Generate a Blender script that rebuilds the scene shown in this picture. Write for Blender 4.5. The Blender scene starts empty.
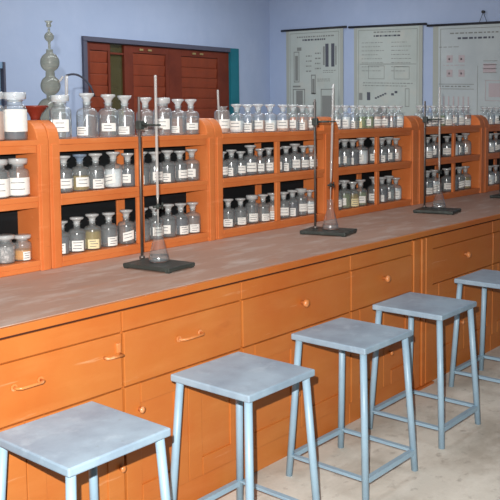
import bpy, bmesh, math, random
from mathutils import Vector, Matrix

random.seed(7)
SC = bpy.context.scene
COL = SC.collection
PI = math.pi

# ------------------------------------------------------------------ materials
def srgb(r, g, b):
    def f(c):
        c /= 255.0
        return c / 12.92 if c <= 0.04045 else ((c + 0.055) / 1.055) ** 2.4
    return (f(r), f(g), f(b), 1.0)

def new_mat(name):
    m = bpy.data.materials.new(name)
    m.use_nodes = True
    nt = m.node_tree
    nt.nodes.clear()
    out = nt.nodes.new('ShaderNodeOutputMaterial')
    return m, nt, out

def N(nt, t, **kw):
    n = nt.nodes.new(t)
    for k, v in kw.items():
        if k in n.inputs:
            n.inputs[k].default_value = v
        else:
            setattr(n, k, v)
    return n

def mix_rgb(nt, fac, a, b, blend='MIX'):
    n = nt.nodes.new('ShaderNodeMix')
    n.data_type = 'RGBA'
    n.blend_type = blend
    for sock, v in ((n.inputs[0], fac), (n.inputs[6], a), (n.inputs[7], b)):
        if hasattr(v, 'is_linked'):
            nt.links.new(v, sock)
        else:
            sock.default_value = v
    return n.outputs[2]

def noise_ramp(nt, scale, lo, hi, stretch=(1, 1, 1), detail=5, rough=0.6, offset=0):
    tc = nt.nodes.new('ShaderNodeNewGeometry')
    mp = nt.nodes.new('ShaderNodeMapping')
    mp.inputs['Scale'].default_value = stretch
    mp.inputs['Location'].default_value = (offset, offset * 0.7, offset * 1.3)
    nt.links.new(tc.outputs['Position'], mp.inputs['Vector'])
    nz = N(nt, 'ShaderNodeTexNoise', Scale=scale, Detail=detail, Roughness=rough)
    nt.links.new(mp.outputs['Vector'], nz.inputs['Vector'])
    mr = nt.nodes.new('ShaderNodeMapRange')
    mr.inputs['From Min'].default_value = lo
    mr.inputs['From Max'].default_value = hi
    nt.links.new(nz.outputs['Fac'], mr.inputs['Value'])
    return mr.outputs['Result']

def surface(name, base, layers=(), rough=0.5, spec=0.4, metal=0.0, bump=None):
    """layers: (colour, scale, lo, hi, strength, stretch)"""
    m, nt, out = new_mat(name)
    b = N(nt, 'ShaderNodeBsdfPrincipled', Roughness=rough, Metallic=metal)
    b.inputs['Specular IOR Level'].default_value = spec
    col = base
    for i, (c, sc, lo, hi, st, stretch) in enumerate(layers):
        f = noise_ramp(nt, sc, lo, hi, stretch, offset=3.1 * i + 1)
        mu = N(nt, 'ShaderNodeMath', operation='MULTIPLY')
        nt.links.new(f, mu.inputs[0])
        mu.inputs[1].default_value = st
        col = mix_rgb(nt, mu.outputs[0], col, c)
    if hasattr(col, 'is_linked'):
        nt.links.new(col, b.inputs['Base Color'])
    else:
        b.inputs['Base Color'].default_value = col
    if bump:
        f = noise_ramp(nt, bump[0], 0.3, 0.7)
        bp = N(nt, 'ShaderNodeBump', Strength=bump[1], Distance=bump[2])
        nt.links.new(f, bp.inputs['Height'])
        nt.links.new(bp.outputs['Normal'], b.inputs['Normal'])
    nt.links.new(b.outputs[0], out.inputs['Surface'])
    return m

def glass(name, tint=(0.9, 0.94, 0.95, 1), haze=0.16, haze_col=(0.75, 0.8, 0.84, 1), edge=0.65, rough=0.06):
    """thin walled glass: see-through, with a Fresnel-like sheen and a pale haze painted in for dust and reflections"""
    m, nt, out = new_mat(name)
    tr = N(nt, 'ShaderNodeBsdfTransparent', Color=tint)
    gl = N(nt, 'ShaderNodeBsdfGlossy', Color=(0.95, 0.97, 1, 1), Roughness=rough)
    df = N(nt, 'ShaderNodeBsdfDiffuse', Color=haze_col)  # diffuse haze paints in flash reflections and refracted wall along with dust
    lw = N(nt, 'ShaderNodeLayerWeight', Blend=0.35)
    dk = N(nt, 'ShaderNodeMath', operation='POWER')
    nt.links.new(lw.outputs['Facing'], dk.inputs[0])
    dk.inputs[1].default_value = 2.5
    nt.links.new(mix_rgb(nt, dk.outputs[0], tint, tuple(c * 0.35 for c in tint[:3]) + (1,)), tr.inputs['Color'])  # tint darkened at grazing angles to imitate refraction at glass edges
    pw = N(nt, 'ShaderNodeMath', operation='POWER')
    nt.links.new(lw.outputs['Facing'], pw.inputs[0])
    pw.inputs[1].default_value = 2.0
    mr = nt.nodes.new('ShaderNodeMapRange')
    mr.inputs['To Min'].default_value = 0.05
    mr.inputs['To Max'].default_value = edge
    nt.links.new(pw.outputs[0], mr.inputs['Value'])
    m1 = N(nt, 'ShaderNodeMixShader', Fac=haze)
    nt.links.new(tr.outputs[0], m1.inputs[1])
    nt.links.new(df.outputs[0], m1.inputs[2])
    m2 = nt.nodes.new('ShaderNodeMixShader')
    nt.links.new(mr.outputs['Result'], m2.inputs['Fac'])
    nt.links.new(m1.outputs[0], m2.inputs[1])
    nt.links.new(gl.outputs[0], m2.inputs[2])
    nt.links.new(m2.outputs[0], out.inputs['Surface'])
    return m

ORANGE = srgb(198, 120, 56)
M = {}
M['orange'] = surface('orange_paint', ORANGE, [
    (srgb(192, 96, 36), 2.2, 0.35, 0.7, 0.7, (1, 1, 1)),
    (srgb(212, 138, 76), 5.0, 0.5, 0.75, 0.4, (0.5, 1, 2.5)),
    (srgb(230, 188, 148), 9.0, 0.66, 0.76, 0.5, (0.25, 1, 3.5)),
    (srgb(160, 78, 36), 7.0, 0.66, 0.8, 0.35, (0.6, 1, 2.0))], rough=0.42, spec=0.45, bump=(30, 0.15, 0.002))
M['orange_rack'] = surface('orange_rack_paint', srgb(214, 124, 68), [
    (srgb(200, 104, 50), 4.0, 0.4, 0.7, 0.7, (1, 1, 1)),
    (srgb(230, 150, 100), 16.0, 0.6, 0.75, 0.5, (0.4, 1, 3)),
    (srgb(120, 60, 36), 18.0, 0.66, 0.8, 0.5, (0.4, 1, 3))], rough=0.45, spec=0.4, bump=(40, 0.15, 0.002))
M['orange_light'] = surface('worn_highlit_orange', srgb(212, 132, 72), [
    (srgb(240, 190, 150), 30.0, 0.5, 0.7, 0.7, (1, 1, 1))], rough=0.3, spec=0.6)  # pale tone paints in handle highlights, and wear on the drawer latch
M['lip_shadow'] = surface('lip_shadow_paint', srgb(70, 30, 14), rough=0.8)  # dark colour for the shade under the worktop lip
M['worktop'] = surface('worn_worktop', srgb(182, 150, 134), [
    (srgb(164, 130, 114), 3.0, 0.4, 0.7, 0.6, (0.6, 1.5, 1)),
    (srgb(206, 194, 186), 4.5, 0.5, 0.72, 0.7, (0.8, 2.2, 1)),
    (srgb(188, 124, 86), 5.0, 0.58, 0.75, 0.45, (0.6, 2.4, 1)),
    (srgb(142, 112, 98), 14.0, 0.62, 0.78, 0.35, (0.7, 2, 1))], rough=0.55, spec=0.3, bump=(25, 0.12, 0.002))
M['wall'] = surface('lavender_limewash', srgb(176, 193, 222), [
    (srgb(164, 182, 214), 0.8, 0.35, 0.7, 0.8, (1, 1, 1)),
    (srgb(190, 204, 230), 3.0, 0.5, 0.75, 0.35, (1, 1, 0.7))], rough=0.9, spec=0.1, bump=(14, 0.15, 0.004))
M['ceiling'] = surface('whitewash', srgb(225, 226, 232), rough=0.95, spec=0.05)
M['floor'] = surface('worn_concrete', srgb(220, 216, 206), [
    (srgb(176, 168, 156), 2.5, 0.42, 0.66, 0.8, (1, 1.4, 1)),
    (srgb(240, 236, 228), 5.0, 0.5, 0.75, 0.6, (1, 1.6, 1)),
    (srgb(140, 130, 120), 11.0, 0.58, 0.74, 0.6, (1, 1.4, 1))], rough=0.8, spec=0.2, bump=(30, 0.2, 0.003))
M['stool_frame'] = surface('blue_grey_enamel', srgb(152, 182, 202), [
    (srgb(140, 166, 188), 12.0, 0.45, 0.7, 0.6, (1, 1, 1)),
    (srgb(110, 110, 112), 40.0, 0.68, 0.75, 0.6, (1, 1, 0.5))], rough=0.4, spec=0.5)
M['stool_seat'] = surface('blue_grey_seat_enamel', srgb(156, 180, 198), [
    (srgb(130, 150, 170), 6.0, 0.42, 0.66, 0.75, (1, 1, 1)),
    (srgb(182, 202, 216), 14.0, 0.55, 0.72, 0.5, (1, 1, 1)),
    (srgb(116, 120, 124), 30.0, 0.66, 0.76, 0.4, (1, 1, 1))], rough=0.42, spec=0.5, bump=(18, 0.1, 0.003))
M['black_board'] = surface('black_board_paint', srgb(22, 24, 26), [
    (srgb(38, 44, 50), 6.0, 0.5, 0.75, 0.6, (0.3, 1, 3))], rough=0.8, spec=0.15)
M['iron'] = surface('dark_cast_iron', srgb(52, 58, 56), [
    (srgb(82, 92, 88), 20.0, 0.5, 0.7, 0.6, (1, 1, 1))], rough=0.5, spec=0.5, bump=(60, 0.2, 0.001))
M['steel'] = surface('dull_steel_rod', srgb(120, 112, 108), [
    (srgb(90, 72, 60), 25.0, 0.5, 0.7, 0.7, (1, 1, 0.3))], rough=0.4, metal=0.7)
M['paper'] = surface('label_paper', srgb(236, 236, 232), [
    (srgb(214, 206, 190), 60.0, 0.55, 0.75, 0.5, (1, 1, 1))], rough=0.9, spec=0.1)
M['cream_paper'] = surface('aged_label_paper', srgb(232, 220, 176), rough=0.9, spec=0.1)
M['ink'] = surface('grey_ink', srgb(86, 90, 104), rough=0.9, spec=0.1)
M['chart_paper'] = surface('aged_chart_paper', srgb(188, 198, 194), [
    (srgb(170, 180, 175), 2.5, 0.4, 0.7, 0.7, (1, 1, 1)),
    (srgb(204, 200, 190), 5.0, 0.55, 0.75, 0.5, (1, 1, 1))], rough=0.75, spec=0.2)
M['chart_blue_paper'] = surface('aged_bluish_chart_paper', srgb(188, 198, 200), [
    (srgb(172, 182, 186), 2.5, 0.4, 0.7, 0.7, (1, 1, 1))], rough=0.75, spec=0.2)
M['chart_border'] = surface('chart_cloth_border', srgb(172, 178, 172), rough=0.85, spec=0.1)
M['chart_ink'] = surface('faded_chart_ink', srgb(138, 142, 140), rough=0.9, spec=0.05)
M['chart_dark'] = surface('dark_chart_ink', srgb(92, 96, 106), rough=0.9, spec=0.05)
M['chart_pink'] = surface('faded_pink_ink', srgb(186, 176, 180), rough=0.9, spec=0.05)
M['black_wood'] = surface('black_rod', srgb(40, 40, 46), rough=0.5)
M['shutter'] = surface('red_brown_shutter', srgb(140, 66, 42), [
    (srgb(116, 52, 34), 3.0, 0.4, 0.7, 0.8, (2, 1, 0.6)),
    (srgb(160, 66, 36), 9.0, 0.55, 0.75, 0.5, (0.5, 1, 4))], rough=0.5, spec=0.35)
M['shutter_dark'] = surface('dark_red_brown_frame', srgb(112, 50, 34), [
    (srgb(82, 34, 24), 5.0, 0.45, 0.7, 0.6, (1, 1, 1))], rough=0.55, spec=0.3)
M['teal'] = surface('teal_window_frame', srgb(30, 118, 134), [
    (srgb(24, 92, 110), 4.0, 0.4, 0.7, 0.6, (1, 1, 1))], rough=0.5)
M['slate'] = surface('slate_window_frame', srgb(84, 86, 104), rough=0.6)
M['pale_teal'] = surface('pale_blue_frame', srgb(126, 158, 190), rough=0.6)
M['gap_light'] = surface('painted_gap_light', srgb(176, 160, 110), rough=0.4, metal=0.4)
M['glass'] = glass('clear_bottle_glass', haze=0.11, haze_col=(0.92, 0.95, 0.97, 1), edge=0.9, rough=0.16)
M['glass_stopper'] = glass('clear_stopper_glass', haze=0.38, haze_col=(0.95, 0.97, 0.98, 1), edge=0.8, rough=0.1)
M['glass_blue'] = glass('bluish_stopper_glass', tint=(0.6, 0.72, 0.85, 1), haze=0.5, haze_col=(0.34, 0.45, 0.6, 1))
M['glass_thin'] = glass('flask_glass', tint=(0.95, 0.97, 0.97, 1), haze=0.06, edge=0.85, rough=0.1)
M['pane'] = glass('patterned_window_glass', tint=(0.42, 0.42, 0.2, 1), haze=0.3, haze_col=(0.2, 0.17, 0.07, 1), edge=0.2)
M['kipp'] = glass('frosted_kipp_glass', tint=(0.66, 0.66, 0.58, 1), haze=0.17, haze_col=(0.46, 0.46, 0.38, 1), edge=0.2)
M['liq_clear'] = glass('clear_solution', tint=(0.88, 0.9, 0.91, 1), haze=0.06, haze_col=(0.8, 0.83, 0.86, 1), edge=0.4)
M['liq_yellow'] = glass('yellow_solution', tint=(0.86, 0.74, 0.26, 1), haze=0.4, haze_col=srgb(214, 184, 86), edge=0.3)
M['liq_green'] = glass('pale_green_solution', tint=(0.74, 0.85, 0.6, 1), haze=0.35, haze_col=srgb(176, 188, 136), edge=0.3)
M['liq_grey'] = glass('cloudy_grey_solution', tint=(0.5, 0.53, 0.58, 1), haze=0.45, haze_col=srgb(120, 126, 138), edge=0.3)
M['powder_white'] = surface('white_powder', srgb(236, 238, 240), rough=1.0, spec=0.05, bump=(120, 0.2, 0.002))
M['powder_orange'] = surface('orange_powder', srgb(222, 150, 60), rough=1.0, spec=0.05, bump=(120, 0.2, 0.002))
M['powder_grey'] = surface('grey_granules', srgb(146, 142, 142), [
    (srgb(210, 200, 196), 60, 0.5, 0.6, 0.9, (1, 1, 1))], rough=1.0, spec=0.05)
M['powder_pink'] = surface('pinkish_powder', srgb(214, 176, 158), rough=1.0, spec=0.05)
M['burette'] = glass('white_backed_burette_glass', tint=(0.9, 0.92, 0.94, 1), haze=0.42, haze_col=(0.72, 0.69, 0.66, 1), edge=0.4)
M['red_dish'] = surface('dark_red_glaze', srgb(122, 44, 32), rough=0.35, spec=0.5)
M['rubber'] = surface('dark_rubber_hose', srgb(54, 58, 72), rough=0.7)
M['leaf'] = surface('garden_foliage', srgb(84, 98, 48), [
    (srgb(160, 156, 84), 9.0, 0.45, 0.65, 0.9, (1, 1, 1)),
    (srgb(44, 52, 30), 14.0, 0.5, 0.65, 0.8, (1, 1, 1))], rough=0.8)

# ------------------------------------------------------------------ mesh helper
class MB:
    def __init__(self):
        self.bm = bmesh.new()
        self.mi = 0
    def _mark(self, faces):
        for f in faces:
            f.material_index = self.mi
    def box(self, x0, x1, y0, y1, z0, z1, bevel=0.0, mat=None):
        vs = [self.bm.verts.new((x, y, z)) for z in (z0, z1) for y in (y0, y1) for x in (x0, x1)]
        idx = [(0, 2, 3, 1), (4, 5, 7, 6), (0, 1, 5, 4), (2, 6, 7, 3), (0, 4, 6, 2), (1, 3, 7, 5)]
        fs = [self.bm.faces.new([vs[i] for i in f]) for f in idx]
        if mat is not None:
            bmesh.ops.transform(self.bm, matrix=mat, verts=vs)
        self._mark(fs)
        if bevel > 0:
            es = list({e for f in fs for e in f.edges})
            r = bmesh.ops.bevel(self.bm, geom=es, offset=bevel, segments=2, affect='EDGES', profile=0.5)
            self._mark(r['faces'])
        return self
    def lathe(self, prof, seg=20, mat=None, cap=True, smooth=True):
        rings = []
        for r, z in prof:
            rings.append([self.bm.verts.new((r * math.cos(2 * PI * k / seg), r * math.sin(2 * PI * k / seg), z)) for k in range(seg)])
        fs = []
        for a, b in zip(rings, rings[1:]):
            for k in range(seg):
                fs.append(self.bm.faces.new((a[k], a[(k + 1) % seg], b[(k + 1) % seg], b[k])))
        for f in fs:
            f.smooth = smooth
        if cap:
            fs.append(self.bm.faces.new(list(reversed(rings[0]))))
            fs.append(self.bm.faces.new(rings[-1]))
        self._mark(fs)
        if mat is not None:
            bmesh.ops.transform(self.bm, matrix=mat, verts=[v for r in rings for v in r])
        return self
    def tube(self, pts, r, seg=10, cap=True):
        """tube through a list of points; r a number or one radius per point"""
        pts = [Vector(p) for p in pts]
        rr = r if isinstance(r, (list, tuple)) else [r] * len(pts)
        rings = []
        up = None
        for i, p in enumerate(pts):
            d = (pts[min(i + 1, len(pts) - 1)] - pts[max(i - 1, 0)]).normalized()
            if up is None:
                up = Vector((1, 0, 0)) if abs(d.x) < 0.8 else Vector((0, 1, 0))
            s = d.cross(up).normalized()
            up = s.cross(d).normalized()
            rings.append([self.bm.verts.new(p + rr[i] * (math.cos(2 * PI * k / seg) * s + math.sin(2 * PI * k / seg) * up)) for k in range(seg)])
        fs = []
        for a, b in zip(rings, rings[1:]):
            for k in range(seg):
                f = self.bm.faces.new((a[k], a[(k + 1) % seg], b[(k + 1) % seg], b[k]))
                f.smooth = True
                fs.append(f)
        if cap:
            fs.append(self.bm.faces.new(list(reversed(rings[0]))))
            fs.append(self.bm.faces.new(rings[-1]))
        self._mark(fs)
        return self
    def extrude_yz(self, poly, x0, x1, bevel=0.0):
        a = [self.bm.verts.new((x0, y, z)) for y, z in poly]
        b = [self.bm.verts.new((x1, y, z)) for y, z in poly]
        n = len(poly)
        fs = [self.bm.faces.new(list(reversed(a))), self.bm.faces.new(b)]
        for k in range(n):
            fs.append(self.bm.faces.new((a[k], a[(k + 1) % n], b[(k + 1) % n], b[k])))
        self._mark(fs)
        if bevel > 0:
            es = [e for e in fs[0].edges] + [e for e in fs[1].edges]
            r = bmesh.ops.bevel(self.bm, geom=es, offset=bevel, segments=2, affect='EDGES', profile=0.5)
            self._mark(r['faces'])
        return self
    def quad(self, pts):
        f = self.bm.faces.new([self.bm.verts.new(p) for p in pts])
        self._mark([f])
        return self
    def patch(self, r, a0, a1, z0, z1, seg=8, tilt=0.0):
        """curved patch of a cylinder facing -Y (angle measured from -Y)"""
        prev = None
        for k in range(seg + 1):
            a = a0 + (a1 - a0) * k / seg
            off = tilt * (k / seg - 0.5)
            x, y = r * math.sin(a), -r * math.cos(a)
            cur = (self.bm.verts.new((x, y, z0 + off)), self.bm.verts.new((x, y, z1 + off)))
            if prev:
                f = self.bm.faces.new((prev[0], cur[0], cur[1], prev[1]))
                f.smooth = True
                self._mark([f])
            prev = cur
        return self
    def mesh(self, name, mats):
        bmesh.ops.recalc_face_normals(self.bm, faces=self.bm.faces[:])
        me = bpy.data.meshes.new(name)
        self.bm.to_mesh(me)
        self.bm.free()
        for m in (mats if isinstance(mats, (list, tuple)) else [mats]):
            me.materials.append(m)
        return me
    def build(self, name, mats, parent=None):
        o = bpy.data.objects.new(name, self.mesh(name, mats))
        COL.objects.link(o)
        if parent is not None:
            o.parent = parent
        return o

def tag(o, label=None, cat=None, group=None, kind=None):
    for k, v in (('label', label), ('category', cat), ('group', group), ('kind', kind)):
        if v:
            o[k] = v
    return o

def thing(name, label, cat, loc=(0, 0, 0), rz=0.0, group=None):
    o = bpy.data.objects.new(name, None)
    o.empty_display_size = 0.05
    COL.objects.link(o)
    o.location = loc
    o.rotation_euler = (0, 0, rz)
    return tag(o, label, cat, group)

def copy_tree(src, parent=None):
    c = src.copy()
    COL.objects.link(c)
    if parent is not None:
        c.parent = parent
    for ch in list(src.children):
        copy_tree(ch, c)
    return c

# ------------------------------------------------------------------ setting
WY, WX, CEIL = 4.29, 8.0, 3.3
tag(MB().box(-1.2, WX + 0.2, -3.2, WY + 0.2, -0.12, 0.0).build('floor', M['floor']), 'pale worn concrete floor', 'floor', kind='structure')
tag(MB().box(-1.2, WX + 0.2, -3.2, WY + 0.2, CEIL, CEIL + 0.12).build('ceiling', M['ceiling']), 'whitewashed ceiling above the laboratory', 'ceiling', kind='structure')
# wall behind the bench, with the shuttered window opening and a second opening
wx0, wx1, wz0, wz1 = 5.08, 7.38, 1.05, 2.365
vx0, vx1, vz0, vz1 = 3.05, 4.205, 1.05, 2.072
w = MB()
w.box(-1.2, vx0, WY, WY + 0.2, 0, CEIL).box(vx1, wx0, WY, WY + 0.2, 0, CEIL).box(wx1, WX + 0.2, WY, WY + 0.2, 0, CEIL)
w.box(wx0, wx1, WY, WY + 0.2, 0, wz0).box(wx0, wx1, WY, WY + 0.2, wz1, CEIL)
w.box(vx0, vx1, WY, WY + 0.2, 0, vz0).box(vx0, vx1, WY, WY + 0.2, vz1, CEIL)
tag(w.build('wall_back', M['wall']), 'lavender blue limewashed wall with shuttered window', 'wall', kind='structure')
tag(MB().box(WX, WX + 0.2, -3.2, WY, 0, CEIL).build('wall_end', M['wall']), 'lavender blue limewashed wall carrying three hanging charts', 'wall', kind='structure')

# window with red-brown shutters
win = thing('window_1', 'teal framed window closed by red brown louvred shutters', 'window', (0, WY, wz0))
win['kind'] = 'structure'
H = wz1 - wz0
f = MB()
f.box(wx1 - 0.145, wx1 - 0.002, -0.035, 0.12, 0.002, H - 0.002, 0.004)
f.build('side_frame', M['teal'], win)
f = MB()
f.box(wx0 + 0.002, wx1 - 0.146, -0.03, 0.12, H - 0.05, H - 0.002, 0.004)
f.box(wx0 + 0.002, wx0 + 0.05, -0.03, 0.12, 0.002, H - 0.052, 0.004)
f.build('head_frame', M['slate'], win)
f = MB()
f.box(wx0 + 0.002, wx1 - 0.146, -0.05, 0.12, 0.002, 0.05, 0.004)
f.build('window_sill', M['slate'], win)
def shutter(x0, x1, stile_l, stile_r, slats=True):
    z0, z1 = 0.055, H - 0.055
    m = MB()
    m.box(x0, x0 + stile_l, 0.0, 0.04, z0, z1, 0.003)
    m.box(x1 - stile_r, x1, 0.0, 0.04, z0, z1, 0.003)
    m.box(x0 + stile_l, x1 - stile_r, 0.0, 0.04, z0, z0 + 0.09, 0.003)
    m.box(x0 + stile_l, x1 - stile_r, 0.0, 0.04, z1 - 0.075, z1, 0.003)
    o = m.build('shutter_leaf', M['shutter_dark'], win)
    p = MB()
    zz = z0 + 0.095
    n = 9
    dz = (z1 - 0.08 - zz) / n
    for k in range(n):
        mt = Matrix.Translation((0, 0.022, zz + dz * (k + 0.5))) @ Matrix.Rotation(math.radians(8), 4, 'X')
        p.box(x0 + stile_l + 0.001, x1 - stile_r - 0.001, -0.007, 0.007, -dz * 0.49, dz * 0.49, 0.004, mt)
    p.build('louvre_panel', M['shutter'], o)
    q = MB()
    q.box(x0 + stile_l + 0.001, x1 - stile_r - 0.001, 0.032, 0.038, z0 + 0.091, z1 - 0.076)
    q.build('backing_board', M['shutter_dark'], o)
    return o
shutter(5.132, 5.44, 0.05, 0.03)
shutter(5.625, 6.26, 0.12, 0.05)
shutter(6.262, 7.23, 0.19, 0.19)
gp = MB()
gp.box(5.445, 5.62, 0.03, 0.036, 0.055, H - 0.055)
gp.build('pane', M['pane'], win)
g = MB()
g.box(5.445, 5.62, 0.005, 0.028, H - 0.16, H - 0.14, 0.002)
g.build('pane_bar', M['shutter_dark'], win)
g = MB()
for xx in (5.83, 5.95, 6.62, 6.74):
    g.box(xx, xx + 0.05, -0.012, 0.0, H - 0.105, H - 0.085, 0.002)
g.build('pale_bar', M['gap_light'], win)  # pale bars painted in for light showing through the shutter gaps

win2 = thing('window_2', 'pale blue framed window at the far side of the lavender wall', 'window', (0, WY, vz0))
win2['kind'] = 'structure'
H2 = vz1 - vz0
f = MB()
f.box(vx1 - 0.025, vx1 - 0.002, -0.03, 0.12, 0.002, H2 - 0.002, 0.003).build('side_frame', M['slate'], win2)
f = MB()
f.box(vx0 + 0.002, vx0 + 0.06, -0.02, 0.1, 0.002, H2 - 0.002, 0.003)
f.box(vx0 + 0.06, vx1 - 0.026, -0.02, 0.1, H2 - 0.06, H2 - 0.002, 0.003)
f.box(vx0 + 0.06, vx1 - 0.026, -0.02, 0.1, 0.002, 0.06, 0.003)
f.build('window_frame', M['pale_teal'], win2)
f = MB()
f.box(vx0 + 0.06, vx1 - 0.026, 0.02, 0.05, 0.06, H2 - 0.06).build('shutter_board', M['pale_teal'], win2)

# foliage outside the gap of the shutters
fb = MB()
rs = random.Random(3)
for k in range(700):
    c = Vector((rs.uniform(5.1, 7.1), WY + rs.uniform(0.6, 1.3), rs.uniform(0.4, 3.0)))
    a, b = rs.uniform(0, 6.28), rs.uniform(-0.9, 0.9)
    d1 = Vector((math.cos(a), math.sin(a) * 0.6, math.sin(b))) * rs.uniform(0.05, 0.1)
    d2 = Vector((-math.sin(a), math.cos(a), 0.4)) * rs.uniform(0.02, 0.04)
    fb.quad([c - d1, c - d2, c + d1, c + d2])
fb.box(6.0, 6.08, WY + 0.9, WY + 0.98, 0.0, 2.6)
tag(fb.build('garden_shrub', M['leaf']), 'green foliage seen through the shutter gap', 'shrub', kind='stuff')

# ------------------------------------------------------------------ wall charts
def chart(y0, y1, z0, z1, h, paper, label, style, tilt):
    """hangs on the end wall; y0 is its far (window side) edge, y1 its near edge"""
    t = thing('wall_chart', label, 'chart', (WX, y0, z0), 0, None)
    L = y0 - y1
    xx = -0.012
    r = MB()
    r.tube([(xx - 0.006, 0.04, 0.0), (xx - 0.006, -L - 0.03, tilt)], 0.0125, 10)
    r.build('hanging_rod', M['black_wood'], t)
    def P(u, v, d=0.0):           # u 0..1 across, v metres down
        return (xx - d, -0.03 - u * (L - 0.05), -0.012 - v + tilt * u)
    s = MB()
    nseg = 6
    for a in range(nseg):
        for b in range(8):
            u0, u1 = a / nseg, (a + 1) / nseg
            v0, v1 = h * b / 8, h * (b + 1) / 8
            s.quad([P(u0, v0), P(u1, v0), P(u1, v1), P(u0, v1)])
    bmesh.ops.remove_doubles(s.bm, verts=s.bm.verts[:], dist=1e-5)
    ext = bmesh.ops.extrude_face_region(s.bm, geom=s.bm.faces[:])
    bmesh.ops.translate(s.bm, vec=(0.002, 0, 0), verts=[v for v in ext['geom'] if isinstance(v, bmesh.types.BMVert)])
    sh = s.build('chart_sheet', paper, t)
    # border strips
    for u0, u1 in ((0.0, 0.05), (0.95, 1.0)):
        b_ = MB()
        b_.quad([P(u0, 0, 0.0012), P(u1, 0, 0.0012), P(u1, h, 0.0012), P(u0, h, 0.0012)])
        b_.build('cloth_border', M['chart_border'], sh)
    ink = MB()
    rs = random.Random(style * 11 + 5)
    def bar(u0, u1, v0, v1, mi):
        ink.mi = mi
        ink.quad([P(u0, v0, 0.002), P(u1, v0, 0.002), P(u1, v1, 0.002), P(u0, v1, 0.002)])
    def words_row(u0, u1, v, hh, mi):
        u = u0
        while u < u1 - 0.01:
            wdt = rs.uniform(0.012, 0.05)
            bar(u, min(u + wdt, u1), v, v + hh, mi)
            u += wdt + 0.012
    def textblock(u0, u1, v, n, mi=0, hh=0.008, gap=0.022):
        for k in range(n):
            words_row(u0, u0 + (u1 - u0) * rs.uniform(0.7, 1.0), v + gap * k, hh, mi)
    def outline(u0, u1, v0, v1, mi, th=0.006):
        tu = th / L
        bar(u0, u1, v0, v0 + th, mi); bar(u0, u1, v1 - th, v1, mi)
        bar(u0, u0 + tu, v0, v1, mi); bar(u1 - tu, u1, v0, v1, mi)
    outline(0.07, 0.93, 0.03, h - 0.04, 0, 0.005)
    if style == 1:
        words_row(0.2, 0.85, 0.07, 0.016, 0)
        words_row(0.3, 0.7, 0.105, 0.02, 1)
        outline(0.14, 0.24, 0.25, 0.62, 0, 0.01); bar(0.165, 0.215, 0.30, 0.60, 0)
        bar(0.2, 0.28, 0.2, 0.24, 0); bar(0.12, 0.26, 0.66, 0.68, 0)
        bar(0.70, 0.755, 0.17, 0.44, 1); bar(0.80, 0.855, 0.17, 0.44, 1); bar(0.66, 0.69, 0.2, 0.42, 0); bar(0.87, 0.89, 0.2, 0.42, 0)
        for k in range(4):
            words_row(0.36, 0.46, 0.30 + 0.06 * k, 0.014, 0)
            words_row(0.52, 0.62, 0.27 + 0.06 * k, 0.016, 0)
        textblock(0.66, 0.9, 0.48, 2); textblock(0.56, 0.8, 0.58, 2)
        outline(0.45, 0.53, 0.53, 0.76, 0, 0.012); bar(0.47, 0.51, 0.58, 0.76, 0)
        outline(0.12, 0.34, 0.70, 1.1, 0, 0.012); bar(0.18, 0.30, 0.72, 1.1, 0)
        outline(0.48, 0.54, 0.86, 1.2, 0, 0.01); bar(0.50, 0.53, 0.9, 1.2, 0)
        outline(0.62, 0.86, 0.70, 1.1, 0, 0.01); bar(0.64, 0.84, 0.78, 1.1, 0)
    elif style == 2:
        words_row(0.3, 0.7, 0.05, 0.014, 0)
        words_row(0.3, 0.7, 0.09, 0.018, 1)
        textblock(0.12, 0.46, 0.17, 8, 0, 0.006, 0.045)
        textblock(0.56, 0.86, 0.17, 8, 0, 0.006, 0.045)
        bar(0.09, 0.91, 0.41, 0.416, 0)
        textblock(0.14, 0.9, 0.62, 2, 0, 0.008, 0.03)
        outline(0.22, 0.46, 0.43, 0.58, 0, 0.005); outline(0.6, 0.82, 0.44, 0.58, 0, 0.005)
        bar(0.08, 0.13, 0.74, 0.82, 0); bar(0.2, 0.25, 0.73, 0.82, 1)
        for k in range(5):
            bar(0.32 + 0.035 * k, 0.35 + 0.035 * k, 0.785 - 0.013 * k, 0.803 - 0.013 * k, 1)
        bar(0.56, 0.60, 0.735, 0.76, 1); bar(0.61, 0.65, 0.71, 0.735, 1)
        outline(0.76, 0.82, 0.68, 0.88, 0, 0.006)
        bar(0.3, 0.5, 0.9, 1.05, 0)
        textblock(0.14, 0.8, 1.1, 2, 0, 0.006, 0.04)
    else:
        words_row(0.16, 0.66, 0.075, 0.014, 0)
        words_row(0.23, 0.55, 0.125, 0.02, 1)
        textblock(0.06, 0.34, 0.22, 1, 0, 0.006, 0.03)
        for a, bv in ((0.13, 0.31), (0.24, 0.31), (0.13, 0.46), (0.24, 0.46)):
            bar(a, a + 0.055, bv, bv + 0.075, 2); bar(a + 0.018, a + 0.03, bv + 0.03, bv + 0.05, 0)
        textblock(0.1, 0.32, 0.41, 1, 2, 0.008)
        bar(0.06, 0.38, 0.61, 0.615, 0); bar(0.06, 0.38, 0.66, 0.665, 0); words_row(0.09, 0.36, 0.63, 0.01, 0)
        for k in range(6):
            bar(0.1 + 0.045 * k, 0.113 + 0.045 * k, 0.74, 1.1, 2)
        bar(0.41, 0.413, 0.42, 1.2, 0)
        bar(0.46, 0.57, 0.40, 0.49, 2)
        for k in range(4):
            bar(0.46, 0.58, 0.37 + 0.04 * k, 0.375 + 0.04 * k, 0)
            bar(0.64, 0.9, 0.32 + 0.045 * k, 0.325 + 0.045 * k, 0)
            bar(0.66 + 0.07 * k, 0.664 + 0.07 * k, 0.30, 0.5, 0)
        bar(0.51, 0.62, 0.60, 0.74, 2)
        outline(0.48, 0.65, 0.57, 0.78, 2, 0.006)
        textblock(0.44, 0.9, 0.84, 4, 0, 0.006, 0.04)
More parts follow.
